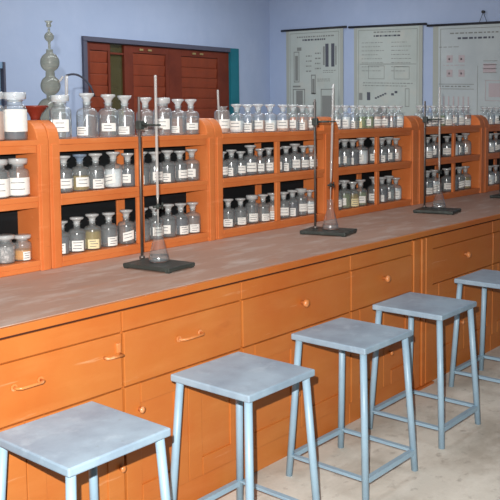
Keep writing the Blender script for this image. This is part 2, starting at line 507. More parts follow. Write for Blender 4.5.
    ink.build('printed_diagram', [M['chart_ink'], M['chart_dark'], M['chart_pink']], sh)
    if style == 3:
        nl = MB()
        nl.tube([(0.0, -L / 2 + 0.05, 0.09), (-0.03, -L / 2 + 0.05, 0.09)], 0.016, 8)
        nl.tube([(-0.015, -L / 2 + 0.05, 0.088), (-0.017, -L / 2 + 0.09, tilt * 0.5 + 0.012)], 0.003, 6)
        nl.tube([(-0.015, -L / 2 + 0.05, 0.088), (-0.017, -L / 2 + 0.01, tilt * 0.5 + 0.012)], 0.003, 6)
        nl.build('hanging_hook', M['black_wood'], t)
    return t
chart(4.05, 3.16, 2.603, 0, 1.38, M['chart_paper'], 'grey wall chart with two black bars, hanging beside the wall corner', 1, -0.022)
chart(3.06, 2.13, 2.571, 0, 1.42, M['chart_paper'], 'pale wall chart of faint fine print hanging between two other charts', 2, -0.04)
chart(2.055, 0.76, 2.51, 0, 1.45, M['chart_blue_paper'], 'bluish wall chart with pink figures, farthest from the wall corner', 3, -0.05)

# ------------------------------------------------------------------ bench
BX0, BX1, BD = 1.0, 7.62, 1.79
wt = MB()
wt.box(BX0, BX1, 0.02, BD, 0.870, 0.90, 0.003)
top = wt.build('bench_worktop', M['worktop'])
tag(top, 'long dusty brown worktop with an orange front edge', 'worktop')
es = MB()
es.box(BX0, BX1, 0.0, 0.0198, 0.870, 0.899, 0.003)
es.build('edge_strip', M['orange'], top)
sh = MB()
sh.box(BX0, BX1, 0.012, 0.02, 0.862, 0.8698)
sh.build('painted_lip_shadow', M['lip_shadow'], top)  # dark strip painted in as the shadow of the worktop lip

def pull(x, z, w, parent, bow=True):
    m = MB()
    if bow:
        m.tube([(x - w / 2, 0.004, z), (x - w / 2, -0.018, z), (x - w / 2 + 0.012, -0.026, z), (x + w / 2 - 0.012, -0.026, z), (x + w / 2, -0.018, z), (x + w / 2, 0.004, z)], 0.005, 8)
        m.lathe([(0.012, 0), (0.012, 0.004)], 10, Matrix.Translation((x - w / 2, 0.004, z)) @ Matrix.Rotation(PI / 2, 4, 'X'))
        m.lathe([(0.012, 0), (0.012, 0.004)], 10, Matrix.Translation((x + w / 2, 0.004, z)) @ Matrix.Rotation(PI / 2, 4, 'X'))
    else:
        m.lathe([(0.010, 0), (0.009, 0.012), (0.018, 0.02), (0.02, 0.028), (0.014, 0.036), (0.002, 0.038)], 12,
                Matrix.Translation((x, 0.004, z)) @ Matrix.Rotation(PI / 2, 4, 'X'))
    return m.build('handle' if bow else 'knob', M['orange_light'], parent)

def cabinet(x0, x1, label, hx, hw, bow, pale_bar=False, knobs=((0, 0.37, 0.285),)):
    t = thing('base_cabinet', label, 'cabinet', (x0, 0, 0), 0, None)
    W = x1 - x0
    b = MB()
    b.box(0.001, W - 0.001, 0.022, 1.76, 0.0, 0.8695)
    b.build('cabinet_body', M['orange'], t)
    rl = MB()
    rl.box(0.0, W, 0.010, 0.0225, 0.786, 0.860, 0.002)
    rl.build('top_rail', M['orange'], t)
    d = MB()
    d.box(0.003, W - 0.003, 0.006, 0.022, 0.580, 0.782, 0.003)
    dr = d.build('drawer', M['orange'], t)
    pull(hx - x0, 0.70, hw, dr, bow)
    if pale_bar:
        l = MB()
        l.tube([(W - 0.085, 0.004, 0.71), (W - 0.085, -0.014, 0.71), (W - 0.012, -0.014, 0.706), (W - 0.012, 0.004, 0.706)], 0.0055, 8)
        l.box(W - 0.03, W - 0.014, -0.003, 0.01, 0.715, 0.75, 0.002)
        l.build('drawer_latch', M['orange_light'], t)
    for k in range(2):
        a0 = 0.003 + k * (W / 2 - 0.0015)
        a1 = a0 + W / 2 - 0.0045
        z0, z1 = 0.11, 0.575
        m = MB()
        st = 0.075
        m.box(a0, a0 + st, 0.006, 0.022, z0, z1, 0.002)
        m.box(a1 - st, a1, 0.006, 0.022, z0, z1, 0.002)
        m.box(a0 + st, a1 - st, 0.004, 0.022, z1 - st, z1, 0.002)
        m.box(a0 + st, a1 - st, 0.004, 0.022, z0, z0 + st, 0.002)
        m.box(a0 + st, a1 - st, 0.0115, 0.021, z0 + st, z1 - st)
        dd = m.build('door', M['orange'], t)
        for dk, kx, kz in knobs:
            if dk == k:
                kn = MB()
                kn.lathe([(0.009, 0), (0.008, 0.008), (0.013, 0.014), (0.013, 0.019), (0.003, 0.022)], 12,
                         Matrix.Translation((kx if kx > 0 else W + kx, 0.006, kz)) @ Matrix.Rotation(PI / 2, 4, 'X'))
                kn.build('knob', M['orange_light'], dd)
    p = MB()
    p.box(0.0, W, 0.016, 0.0225, 0.0, 0.105, 0.002)
    p.build('plinth', M['orange'], t)
    return t
cabinet(1.07, 1.90, 'orange cabinet behind the stool cut by the lower photo edge', 1.495, 0.10, True, pale_bar=True, knobs=((1, -0.02, 0.285),))
cabinet(1.905, 2.555, 'orange cabinet with a narrow bar handle on its drawer, behind the second stool', 2.24, 0.12, True, knobs=((0, 0.072, 0.478),))
cabinet(2.56, 3.38, 'orange cabinet behind the third stool, its drawer knob above the seat', 2.975, 0.05, False)
cabinet(3.385, 4.0, 'narrow orange cabinet adjoining the upright bench pillar, behind the fourth stool', 3.69, 0.05, False)
cabinet(4.225, 5.04, 'orange cabinet just past the bench pillar, behind the fifth stool', 4.635, 0.05, False)
cabinet(5.045, 5.86, 'orange cabinet past the fifth stool at the far bench end', 5.45, 0.05, False)
cabinet(5.865, 6.68, 'orange cabinet second from the far end of the bench', 6.27, 0.05, False)
cabinet(6.685, 7.6, 'orange cabinet closing the far end of the bench', 7.14, 0.05, False)
t = thing('bench_pillar', 'orange upright pillar between two runs of bench cabinets', 'pillar', (4.003, 0, 0))
m = MB(); m.box(0, 0.218, 0.012, 1.76, 0, 0.8695, 0.002); m.build('pillar_body', M['orange'], t)
m = MB(); m.box(0.0, 0.07, 0.0, 0.0118, 0.012, 0.860, 0.004); m.box(0.085, 0.125, -0.004, 0.0118, 0.012, 0.860, 0.006); m.box(0.14, 0.218, 0.0, 0.0118, 0.012, 0.860, 0.004)
m.build('moulding', M['orange'], t)
m = MB(); m.box(0.0, 0.218, -0.012, 0.0119, 0.0, 0.011); m.build('pillar_foot', M['orange'], t)

# ------------------------------------------------------------------ reagent racks
YS, YB = 0.733, 1.06
ZB, ZM, ZT = 0.946, 1.225, 1.467
JO = [1.04, 2.124, 3.18, 4.255, 5.36, 6.475, 7.58]
RACK_AT = ['rack under white labelled jar', 'rack before red shutters', 'rack below wall corner', 'rack below middle wall chart', 'rack below pink figured chart', 'last rack of bench']
RACK_LABEL = ['orange reagent rack cut by the photo edge, with big white labelled jar on top',
              'orange reagent rack in front of the red shutters, behind one retort stand',
              'orange reagent rack below the blue wall corner, with glass rod bottle on top',
              'orange reagent rack below the middle wall chart',
              'orange reagent rack below the bluish chart with pink figures',
              'last orange reagent rack at the far end of the bench']
TH = 0.058
JT = [0.058, 0.056, 0.058, 0.078, 0.098, 0.08, 0.08]     # panel thickness at each joint
def rack(i):
    x0, x1 = JO[i] + 0.002, JO[i + 1] - 0.002
    W = x1 - x0
    t = thing('reagent_rack', RACK_LABEL[i], 'rack', (x0, YS, 0.90), 0, None)
    D = YB - YS
    zt = 1.552 - 0.90
    R = 0.085
    poly = [(0.0, 0.0)] + [(R - R * math.cos(a), zt - R + R * math.sin(a)) for a in [PI / 2 * k / 8 for k in range(9)]]
    poly += [(D - R + R * math.sin(a), zt - R + R * math.cos(a)) for a in [PI / 2 * k / 8 for k in range(9)]] + [(D, 0.0)]
    TL, TR = JT[i], JT[i + 1]
    for a, b in ((0.0, TL), (W - TR, W)):
        m = MB()
        m.extrude_yz(poly, a, b, 0.004)
        # shallow raised stile along the front of the panel
        m.box(a + 0.012, b - 0.012, -0.006, 0.004, 0.0, ZT - 0.90 - 0.02, 0.002)
        m.build('side_panel', M['orange_rack'], t)
    for z, th in ((ZB, 0.046), (ZM, 0.05), (ZT, 0.056)):
        zz = z - 0.90
        m = MB()
        m.box(TL + 0.0005, W - TR - 0.0005, 0.004, D - 0.004, zz - 0.022, zz, 0.002)
        m.box(TL + 0.0005, W - TR - 0.0005, -0.002, 0.0035, zz - 0.023, zz, 0.002)
        m.box(TL + 0.0005, W - TR - 0.0005, 0.003, 0.022, zz - th, zz - 0.0225, 0.003)
        m.build('shelf_board', M['orange_rack'], t)
    xm = (W + TL - TR) / 2 + (0.01 if i > 1 else 0.0)
    mh = 0.021 if i < 2 else 0.018
    for z0, z1 in ((ZB, ZM - 0.05), (ZM, ZT - 0.056)):
        m = MB()
        m.box(xm - mh, xm + mh, 0.0, 0.02, z0 - 0.90 + 0.0005, z1 - 0.90 - 0.0005, 0.003)
        m.build('mullion', M['orange_rack'], t)
        m = MB()
        m.box(xm - 0.025, xm + 0.025, 0.149, 0.1605, z0 - 0.90 + 0.0005, z1 - 0.90 + 0.027, 0.002)
        m.build('back_post', M['orange_rack'], t)
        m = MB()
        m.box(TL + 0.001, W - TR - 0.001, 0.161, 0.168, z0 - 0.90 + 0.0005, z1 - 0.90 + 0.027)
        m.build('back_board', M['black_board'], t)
    return t
for i in range(6):
    rack(i)

# ------------------------------------------------------------------ bottles
def bottle_proto(kind, r, h, neck, wide=False, lab=(0.2, 0.5), lab_a=0.75):
    """meshes of one kind of bottle; h is the height to the top of the stopper"""
    d = {}
    hs = h * (0.81 if not wide else 0.84)
    sh0 = h * (0.585 if not wide else 0.68)
    b = MB()
    prof = [(r * 0.9, 0.0), (r * 0.98, 0.003), (r, 0.008), (r, sh0 * 0.9)]
    for k in range(1, 7):
        a = PI / 2 * k / 6
        prof.append((neck + (r - neck) * math.cos(a), sh0 * 0.9 + (h * (0.12 if wide else 0.15)) * math.sin(a)))
    prof += [(neck * 0.96, hs - h * 0.035), (neck * 1.05, hs - h * 0.02), (neck * 1.35, hs - h * 0.008), (neck * 1.35, hs)]
    b.lathe(prof, 22, cap=False)
    b.lathe([(r * 0.9, 0.0), (r * 0.5, 0.003), (0.001, 0.004)], 22, cap=False)
    bmesh.ops.remove_doubles(b.bm, verts=b.bm.verts[:], dist=1e-5)
    d['body'] = b.mesh(kind + '_body', M['glass'])
    s = MB()
    if wide:
        s.lathe([(neck * 0.9, hs - h * 0.05), (neck * 0.95, hs + 0.001), (neck * 1.45, hs + 0.003), (neck * 1.5, h - 0.008), (neck * 1.45, h - 0.001), (neck * 0.6, h)], 20)
    else:
        s.lathe([(neck * 0.82, hs - h * 0.07), (neck * 0.92, hs + 0.001), (neck * 0.95, hs + h * 0.04), (neck * 1.3, hs + h * 0.09), (neck * 1.75, hs + h * 0.125),
                 (neck * 1.95, h - 0.010), (neck * 2.0, h - 0.003), (neck * 1.9, h), (neck * 0.3, h + 0.001)], 20)
    d['stopper'] = s.mesh(kind + '_stopper', M['glass_stopper'])
    d['stopper_blue'] = d['stopper'].copy()
    d['stopper_blue'].materials[0] = M['glass_blue']
    rs = random.Random(hash(kind) % 7 if False else len(kind))
    for v in range(4):
        l = MB()
        z0, z1 = h * lab[0], h * lab[1]
        if v == 1:
            z0, z1 = h * (lab[0] - 0.08), h * (lab[1] - 0.08)
        tl = (0, 0, 0.012, -0.016)[v]
        w = lab_a * (1, 0.85, 0.9, 0.8)[v]
        l.patch(r + 0.0008, -w, w, z0, z1, 10, tl)
        l.mi = 1
        n = 2 + v % 2 if kind != 'big' else 0
        for k in range(n):
            a = -w * rs.uniform(0.55, 0.8)
            e = w * rs.uniform(0.3, 0.8)
            zc = z1 - (z1 - z0) * (k + 0.8) / (n + 0.6)
            l.patch(r + 0.0014, a, e, zc, zc + 0.0028, 6, tl * (e - a) / (2 * w))
        d['label%d' % v] = l.mesh(kind + '_label', [M['paper'] if v != 3 else M['paper'], M['ink']])
    d['label4'] = d['label1'].copy()
    d['label4'].materials[0] = M['cream_paper']
    for frac, nm in ((0.42, 'low'), (0.52 if not wide else 0.6, 'high')):
        q = MB()
        ri = r * 0.94
        q.lathe([(ri * 0.92, 0.005), (ri, 0.010), (ri, h * frac)], 20)
        me = q.mesh(kind + '_fill_' + nm, M['liq_clear'])
        d['fill_' + nm] = me
    q = MB()
    q.lathe([(r * 0.86, 0.005), (r * 0.94, 0.010), (r * 0.94, sh0 * 0.88), (r * 0.8, sh0 * 0.9 + h * 0.06), (neck * 0.93, sh0 * 0.9 + h * (0.1 if wide else 0.17)), (neck * 0.9, hs - h * 0.06)], 20)
    d['fill_full'] = q.mesh(kind + '_fill_full', M['liq_clear'])
    d['r'] = r
    d['h'] = h
    return d

PROTO = {
    'tall': bottle_proto('tall', 0.048, 0.198, 0.017, lab=(0.14, 0.33), lab_a=0.72),
    'mid': bottle_proto('mid', 0.043, 0.165, 0.016, lab=(0.12, 0.38), lab_a=0.75),
    'small': bottle_proto('small', 0.039, 0.150, 0.015, lab=(0.12, 0.42), lab_a=0.8),
    'wide': bottle_proto('wide', 0.047, 0.165, 0.028, True, lab=(0.06, 0.5), lab_a=1.3),
    'big': bottle_proto('big', 0.051, 0.205, 0.033, True, lab=(0.18, 0.64), lab_a=1.35),
    'squat': bottle_proto('squat', 0.042, 0.120, 0.028, True, lab=(0.12, 0.45), lab_a=0.5),
    'open': bottle_proto('open', 0.046, 0.185, 0.026, True, lab=(0.16, 0.44), lab_a=0.8),
}
FILL = {}
def fill_mesh(kind, lvl, mat):
    key = (kind, lvl, mat)
    if key not in FILL:
        me = PROTO[kind]['fill_' + lvl].copy()
        me.materials[0] = M[mat]
        FILL[key] = me
    return FILL[key]

# one source object per kind and part; every bottle copies them
SRC = {}
def src(name, mesh):
    k = (name, mesh.name)
    if k not in SRC:
        SRC[k] = bpy.data.objects.new(name, mesh)
    return SRC[k]

ORD = ['first', 'second', 'third', 'fourth', 'fifth', 'sixth', 'seventh', 'eighth', 'ninth', 'tenth', 'eleventh', 'twelfth', 'thirteenth']
LOOK = {None: 'empty clear', 'liq_clear': 'clear', 'liq_yellow': 'yellow filled', 'liq_green': 'greenish filled', 'liq_grey': 'cloudy grey', 'powder_white': 'white powder',
        'powder_orange': 'orange powder', 'powder_grey': 'grey granule', 'powder_pink': 'pinkish powder'}
ROWN = {'T': ('top shelf', ZT), 'M': ('middle shelf', ZM), 'B': ('bottom shelf', ZB)}
CAMY = -2.2483
NB = [0]
SPECS = {}
def bottle(rk, row, idx, x83, kind, fill='liq_clear', lvl='high', lab=None, y=0.80, s=1.0, stop='stopper', twist=None, what=None):
    x = x83 * (y - CAMY) / (0.83 - CAMY)
    d = dict(rk=rk, row=row, idx=idx, x=x, y=y, kind=kind, fill=fill, lvl=lvl, lab=lab, s=s, stop=stop, twist=twist, what=what)
    SPECS.setdefault((rk, row), []).append(d)
    return d
def make_bottle(rk, row, idx, x, kind, fill='liq_clear', lvl='high', lab=None, y=0.80, s=1.0, stop='stopper', twist=None, what=None):
    p = PROTO[kind]
    shelf, z = ROWN[row]
    noun = 'jar' if kind in ('wide', 'big', 'squat') else 'bottle'
    lb = '%s reagent %s %s from near end, %s, %s' % (what or LOOK[fill], noun, ORD[idx], shelf, RACK_AT[rk])
    t = thing('reagent_' + noun, lb, noun, (x, y, z + 0.0003), 0,
              '%ss on the %s of the %s' % (noun, shelf, RACK_AT[rk]))
    rs = random.Random(NB[0] * 17 + 3)
    NB[0] += 1
    ang = math.atan2(x, y - CAMY)             # turn the label roughly towards the room
    t.rotation_euler.z = -ang + (twist if twist is not None else rs.uniform(-0.55, 0.6))
    t.scale = (s, s, s)
    if lab is None:
        lab = rs.choice([0, 0, 1, 2, 3, 1])
    parts = [('glass_body', p['body'])]
    if stop:
        parts.append(('stopper', p[stop]))
    if lab >= 0:
        parts.append(('paper_label', p['label%d' % lab]))
    if fill:
        parts.append(('contents', fill_mesh(kind, lvl, fill)))
    for nm, me in parts:
        c = src(nm, me).copy()
        COL.objects.link(c)
        c.parent = t
    return t

C, Y_, G_, W_, GR, NO = 'liq_clear', 'liq_yellow', 'liq_green', 'powder_white', 'liq_grey', None
# rack 0
bottle(0, 'T', 0, 1.915, 'big', 'powder_pink', lab=-1)
bottle(0, 'T', 1, 2.03, 'big', GR, 'low', lab=0, y=0.795, twist=0.0, what='big white labelled')
bottle(0, 'M', 0, 1.948, 'wide', W_, 'low', lab=0, twist=0.1)
bottle(0, 'M', 1, 2.046, 'wide', W_, 'low', lab=0, twist=0.1)
bottle(0, 'B', 0, 1.895, 'squat', 'powder_grey', lab=2, y=0.79)
bottle(0, 'B', 1, 1.985, 'squat', 'powder_grey', lab=-1, y=0.80)
bottle(0, 'B', 2, 2.068, 'squat', 'powder_orange', 'low', lab=1, y=0.785, twist=0.5, s=0.93)
# rack 1
for k, (x, kind, fl, s, st, lab) in enumerate([
        (2.262, 'open', C, 1.06, 'stopper', 0), (2.413, 'tall', C, 1.04, 'stopper', 1), (2.544, 'tall', C, 1.02, 'stopper', 0), (2.640, 'tall', C, 1.0, 'stopper', 1),
        (2.777, 'tall', C, 0.96, 'stopper', 0), (2.895, 'open', C, 1.03, 'stopper', 0), (3.005, 'tall', C, 0.93, 'stopper', 1), (3.108, 'tall', C, 0.93, 'stopper', 0)]):
    bottle(1, 'T', k, x, kind, fl, 'high', lab, 0.80 + (0.012 if k % 2 else -0.008), s, st)
for k, (x, kind, fl, s, st, lab, y) in enumerate([
        (2.275, 'mid', C, 1.0, 'stopper', 0, 0.80), (2.362, 'mid', Y_, 1.02, 'stopper_blue', 0, 0.80), (2.455, 'mid', C, 1.02, 'stopper', 1, 0.80),
        (2.566, 'mid', W_, 1.04, 'stopper', 2, 0.79), (2.662, 'mid', GR, 0.98, 'stopper', 0, 0.835), (2.789, 'mid', C, 1.0, 'stopper', 1, 0.80),
        (2.878, 'mid', C, 0.98, 'stopper', 0, 0.81), (2.964, 'mid', C, 1.0, 'stopper', 1, 0.80), (3.048, 'mid', C, 0.97, 'stopper', 0, 0.815), (3.128, 'mid', C, 1.0, 'stopper', 0, 0.79)]):
    bottle(1, 'M', k, x, kind, fl, 'low' if fl == Y_ else 'high', lab, y, s, st)
for k, (x, kind, fl, s, st, lab, y) in enumerate([
        (2.250, 'small', GR, 1.0, 'stopper', 1, 0.80), (2.337, 'small', C, 1.06, 'stopper', 1, 0.79), (2.427, 'mid', Y_, 1.0, 'stopper', 4, 0.80),
        (2.527, 'mid', C, 0.98, 'stopper', 1, 0.80), (2.637, 'mid', C, 1.0, 'stopper', 2, 0.80), (2.765, 'mid', C, 1.0, 'stopper', 1, 0.80),
        (2.851, 'mid', C, 1.0, 'stopper', 0, 0.82), (2.937, 'mid', C, 1.02, 'stopper', 0, 0.80), (3.045, 'mid', GR, 1.0, 'stopper', 1, 0.81), (3.128, 'mid', C, 0.98, 'stopper', 1, 0.79)]):
    bottle(1, 'B', k, x, kind, fl, 'high', lab, y, s, st)
# rack 2
rod_owner = None
for k, (x, kind, fl, s, lab) in enumerate([
        (3.345, 'open', 'powder_pink', 0.95, 0), (3.466, 'small', W_, 1.07, 0), (3.560, 'small', C, 1.06, 1), (3.655, 'small', 'powder_pink', 1.08, 0), (3.762, 'small', W_, 1.07, 1),
        (3.886, 'small', 'powder_pink', 1.06, 0), (3.985, 'small', C, 1.06, 0), (4.078, 'small', 'powder_pink', 1.05, 1), (4.165, 'small', C, 1.04, 0)]):
    b = bottle(2, 'T', k, x, kind, fl, 'low', lab, 0.80 + (0.012 if k % 2 else -0.008), s, 'stopper' if k else None)
    b['rod'] = (k == 0)
for k, (x, fl, s, lab, y) in enumerate([
        (3.377, C, 0.95, 0, 0.80), (3.454, C, 1.0, 1, 0.815), (3.535, C, 0.92, 0, 0.79), (3.632, GR, 1.14, 0, 0.815), (3.724, C, 0.98, 0, 0.79), (3.806, C, 1.0, 0, 0.82),
        (3.903, C, 1.0, 0, 0.795), (3.978, C, 1.02, 1, 0.82), (4.055, C, 1.1, 0, 0.795), (4.133, GR, 1.0, 0, 0.815), (4.205, C, 1.0, 0, 0.785)]):
    bottle(2, 'M', k, x, 'small', fl, 'high', lab, y, min(s, 1.13), 'stopper')
for k, (x, kind, fl, s, lab, y) in enumerate([
        (3.385, 'mid', C, 0.95, 1, 0.80), (3.490, 'mid', C, 0.92, 1, 0.80), (3.590, 'open', C, 0.88, 1, 0.80), (3.692, 'mid', C, 0.96, 1, 0.80), (3.782, 'small', 'powder_pink', 1.06, 1, 0.815),
        (3.892, 'small', C, 1.05, 0, 0.80), (3.972, 'small', GR, 1.08, 1, 0.82), (4.060, 'open', C, 0.9, 0, 0.805), (4.150, 'small', W_, 1.0, 0, 0.80)]):
    bottle(2, 'B', k, x, kind, fl, 'high', lab, y, s, 'stopper')
# rack 3
for k, (x, fl, lab) in enumerate([(4.45, C, 0), (4.552, 'powder_white', 0), (4.648, C, 1), (4.740, G_, 4), (4.836, G_, 0), (4.936, 'powder_pink', 0), (5.045, C, 0), (5.140, C, 1), (5.238, W_, 0)]):
    bottle(3, 'T', k, x, 'small', fl, 'high', lab, 0.80 + (0.012 if k % 2 else -0.008), 1.04, 'stopper')
for k, (x, kind, fl, s, lab, y) in enumerate([(4.452, 'mid', C, 0.98, 0, 0.80), (4.545, 'mid', C, 1.0, 0, 0.82), (4.640, 'mid', GR, 0.98, 1, 0.80), (4.748, 'mid', W_, 1.04, 0, 0.79),
        (4.915, 'mid', C, 1.0, 0, 0.80), (5.012, 'mid', C, 0.98, 1, 0.815), (5.108, 'mid', C, 1.0, 0, 0.80), (5.205, 'mid', 'powder_pink', 0.95, 0, 0.82)]):
    bottle(3, 'M', k, x, kind, fl, 'high', lab, y, s, 'stopper')
for k, (x, kind, fl, s, lab, y) in enumerate([(4.442, 'mid', C, 1.0, 0, 0.795), (4.540, 'mid', G_, 1.05, 0, 0.81), (4.640, 'small', Y_, 1.05, 4, 0.80), (4.738, 'mid', G_, 1.0, 0, 0.80),
        (4.915, 'mid', C, 1.05, 0, 0.80), (5.012, 'mid', GR, 1.0, 1, 0.80), (5.112, 'mid', C, 1.02, 0, 0.81), (5.205, 'small', W_, 1.0, 0, 0.79)]):
    bottle(3, 'B', k, x, kind, fl, 'high', lab, y, s, 'stopper')
# racks 4 and 5
for row, kinds in (('T', ('small', 'small')), ('M', ('mid', 'small')), ('B', ('mid', 'mid'))):
    xs = [5.565, 5.675, 5.785, 5.995, 6.105, 6.215, 6.325] if row != 'T' else [5.55, 5.66, 5.77, 5.88, 6.0, 6.11, 6.22, 6.33]
    fl = {'T': [C, W_, C, G_, W_, C, W_, C], 'M': [C, W_, GR, C, W_, C, 'powder_pink'], 'B': [GR, C, W_, C, GR, C, Y_]}[row]
    for k, x in enumerate(xs):
        bottle(4, row, k, x, kinds[k % 2], fl[k], 'high', k % 3, 0.80, {'T': 1.06, 'M': 1.08, 'B': 1.12}[row], 'stopper')
for row, kind in (('T', 'small'), ('M', 'mid'), ('B', 'mid')):
    for k, x in enumerate([6.68, 6.80, 6.92]):
        bottle(5, row, k, x, kind, [C, GR, W_][(k + len(row)) % 3] if row != 'T' else [W_, C, W_][k], 'high', k % 3, 0.80, 1.0, 'stopper')

# settle every row: keep bottles inside their rack and clear of one another
for (rk, row), L_ in SPECS.items():
    lo, hi = JO[rk] + 0.002 + JT[rk] + 0.002, JO[rk + 1] - 0.002 - JT[rk + 1] - 0.002
    rad = lambda d: PROTO[d['kind']]['r'] * d['s'] + 0.0018
    if rk == 3 and row != 'T':
        for d in L_:
            d['s'] *= 1.07
    total = sum(2 * rad(d) for d in L_)
    if total > (hi - lo) * 0.985:
        for d in L_:
            d['s'] *= (hi - lo) * 0.985 / total
    for d in L_:
        r = rad(d)
        y0 = d['y']
        d['y'] = max(0.802, YS + 0.023 + r)
        d['x'] *= (d['y'] - CAMY) / (y0 - CAMY)
    for it in range(400):
        for a, b in zip(L_, L_[1:]):
            gap = b['x'] - a['x'] - rad(a) - rad(b)
            if gap < 0:
                a['x'] += gap / 2 - 1e-5
                b['x'] -= gap / 2 - 1e-5
        for d in L_:
            d['x'] = min(max(d['x'], lo + rad(d)), hi - rad(d))
    for d in L_:
        rod = d.pop('rod', False)
        b = make_bottle(**d)
        if rod:
            m = MB()
            m.tube([(-0.018, 0.0, 0.012), (-0.026, 0.0, 0.25)], 0.0065, 8)
            m.build('stirring_rod', M['burette'], b)
            b['label'] = 'open reagent bottle with a glass rod standing in it, rack below wall corner'

# ------------------------------------------------------------------ retort stands, burettes, flasks
def retort(x, yr, label, blabel, flabel, bx, by, btip, btop, lean=(0, 0), dz=0.0, rz=0.0, cen=(-0.04, -0.13), dim=(0.2, 0.28)):
    t = thing('retort_stand', label, 'stand', (x, yr, 0.9003), rz, None)
    m = MB()
    bx0, bx1, by0, by1 = cen[0] - dim[0] / 2, cen[0] + dim[0] / 2, cen[1] - dim[1] / 2, cen[1] + dim[1] / 2
    m.box(bx0, bx1, by0, by1, 0.004, 0.022, 0.004)
    for fx in (bx0 + 0.014, bx1 - 0.014):
        for fy in (by0 + 0.014, by1 - 0.014):
            m.box(fx - 0.01, fx + 0.01, fy - 0.01, fy + 0.01, 0.0, 0.0045)
    m.build('base', M['iron'], t)
    m = MB()
    m.lathe([(0.013, 0.022), (0.013, 0.034), (0.007, 0.036)], 12)
    m.tube([(0, 0, 0.03), (0, 0, 0.75)], 0.0062, 10)
    m.build('rod', M['steel'], t)
    zc = 1.525 + dz - 0.9003
    loc = Matrix.Rotation(-rz, 3, 'Z') @ Vector((bx - x, by - yr, 0))
    cx, cy = loc.x, loc.y
    m = MB()
    m.box(-0.014, 0.014, -0.018, 0.014, zc - 0.02, zc + 0.02, 0.004)
    m.tube([(0.0, -0.016, zc), (cx, cy + 0.02, zc)], 0.006, 8)
    m.tube([(0.012, 0.0, zc), (0.034, 0.0, zc)], 0.004, 8)
    m.box(0.034, 0.05, -0.003, 0.003, zc - 0.013, zc + 0.013, 0.002)
    m.build('boss_head', M['iron'], t)
    m = MB()
    for sgn in (-1, 1):
        m.tube([(cx, cy + 0.022, zc), (cx + sgn * 0.013, cy + 0.014, zc), (cx + sgn * 0.0125, cy, zc), (cx + sgn * 0.009, cy - 0.015, zc)], [0.005, 0.0045, 0.0045, 0.004], 8)
    m.build('clamp', M['iron'], t)
    # burette
    b = thing('burette', blabel, 'burette', (bx, by, btip), 0, None)
    L = btop - btip
    lx, ly = lean
    def q(s, r=None):
        return (lx * (s - (1.525 + dz - btip)), ly * (s - (1.525 + dz - btip)), s)
    m = MB()
    m.tube([q(0.11), q(0.13), q(0.14), q(L)], [0.0035, 0.0045, 0.0064, 0.0064], 10)
    m.build('graduated_tube', M['burette'], b)
    m = MB()
    m.tube([q(0.0), q(0.06), q(0.085)], [0.0016, 0.003, 0.004], 8)
    m.build('jet_tip', M['burette'], b)
    m = MB()
    c = Vector(q(0.097))
    m.lathe([(0.0075, -0.011), (0.0075, 0.011)], 10, Matrix.Translation(c))
    m.tube([c + Vector((-0.026, 0, 0)), c + Vector((0.026, 0, 0))], 0.0055, 8)
    m.box(c.x + 0.024, c.x + 0.032, c.y - 0.003, c.y + 0.003, c.z - 0.015, c.z + 0.015, 0.002)
    m.build('stopcock', M['iron'], b)
    # conical flask on the base
    tip = Vector(q(0.0))
    fk = thing('conical_flask', flabel, 'flask', (bx + tip.x, by + tip.y, 0.9227), 0, None)
    fk.scale = (1.08, 1.08, 1.05)
    m = MB()
    m.lathe([(0.002, 0.001), (0.036, 0.0), (0.0425, 0.004), (0.0435, 0.010), (0.040, 0.024), (0.0175, 0.108), (0.016, 0.118), (0.016, 0.152), (0.018, 0.156), (0.0195, 0.158)], 24, cap=False)
    m.build('flask_body', M['glass_thin'], fk)
    m = MB()
    m.lathe([(0.038, 0.004), (0.0415, 0.010), (0.039, 0.022), (0.0375, 0.027)], 22)
    m.build('contents', M['liq_clear'], fk)
    return t
retort(2.458, 0.517, 'black retort stand before the red shuttered window rack', 'white burette clamped upright before the red shutters', 'glass flask on the base of the stand before the red shutters rack',
       2.452, 0.40, 1.07, 1.742, rz=math.radians(7), cen=(-0.042, -0.134), dim=(0.182, 0.262))
retort(3.725, 0.475, 'black retort stand in front of the rack below the wall corner', 'white burette tilted in its clamp, before the chart with black bars', 'glass flask on the stand before the rack below wall corner',
       3.768, 0.385, 1.075, 1.734, (0.05, 0.0), rz=math.radians(14), cen=(-0.012, -0.085), dim=(0.2, 0.27))
retort(5.03, 0.50, 'black retort stand near the rack below the bluish pink-figured chart', 'white burette before the bluish chart with pink figures', 'glass flask on the stand before the pink figured chart rack',
       5.05, 0.40, 1.07, 1.742, rz=math.radians(12), cen=(-0.07, -0.11), dim=(0.22, 0.27))
retort(6.20, 0.47, 'black retort stand at the far end of the bench, cut by the photo edge', 'burette clamped to the stand at the far bench end', 'glass flask on the stand at the far bench end',
       6.22, 0.37, 1.07, 1.70, cen=(-0.03, -0.11))

# ------------------------------------------------------------------ gas generator of stacked glass bulbs
k = thing('gas_generator', 'tall glass gas generator of stacked bulbs standing against the blue wall', 'glassware', (2.325, 0.985, ZT + 0.0005))
k.scale = (1.0, 1.0, 1.03)
def ball(r, zc, n=10, lo=-0.9, hi=0.9):
    return [(math.sqrt(max(0.0, 1 - (lo + (hi - lo) * j / n) ** 2)) * r, zc + r * (lo + (hi - lo) * j / n)) for j in range(n + 1)]
m = MB(); m.lathe([(0.062, 0.0), (0.066, 0.006), (0.066, 0.03)] + [(0.02 + 0.046 * math.cos(a), 0.12 + 0.06 * math.sin(a)) for a in [PI / 2 * j / 8 for j in range(9)]] + [(0.02, 0.197)], 26, cap=False)
m.build('lower_reservoir', M['kipp'], k)
m = MB(); m.lathe([(0.02, 0.197)] + ball(0.046, 0.238, 12, -0.88, 0.88) + [(0.021, 0.285), (0.021, 0.296)], 26, cap=False)
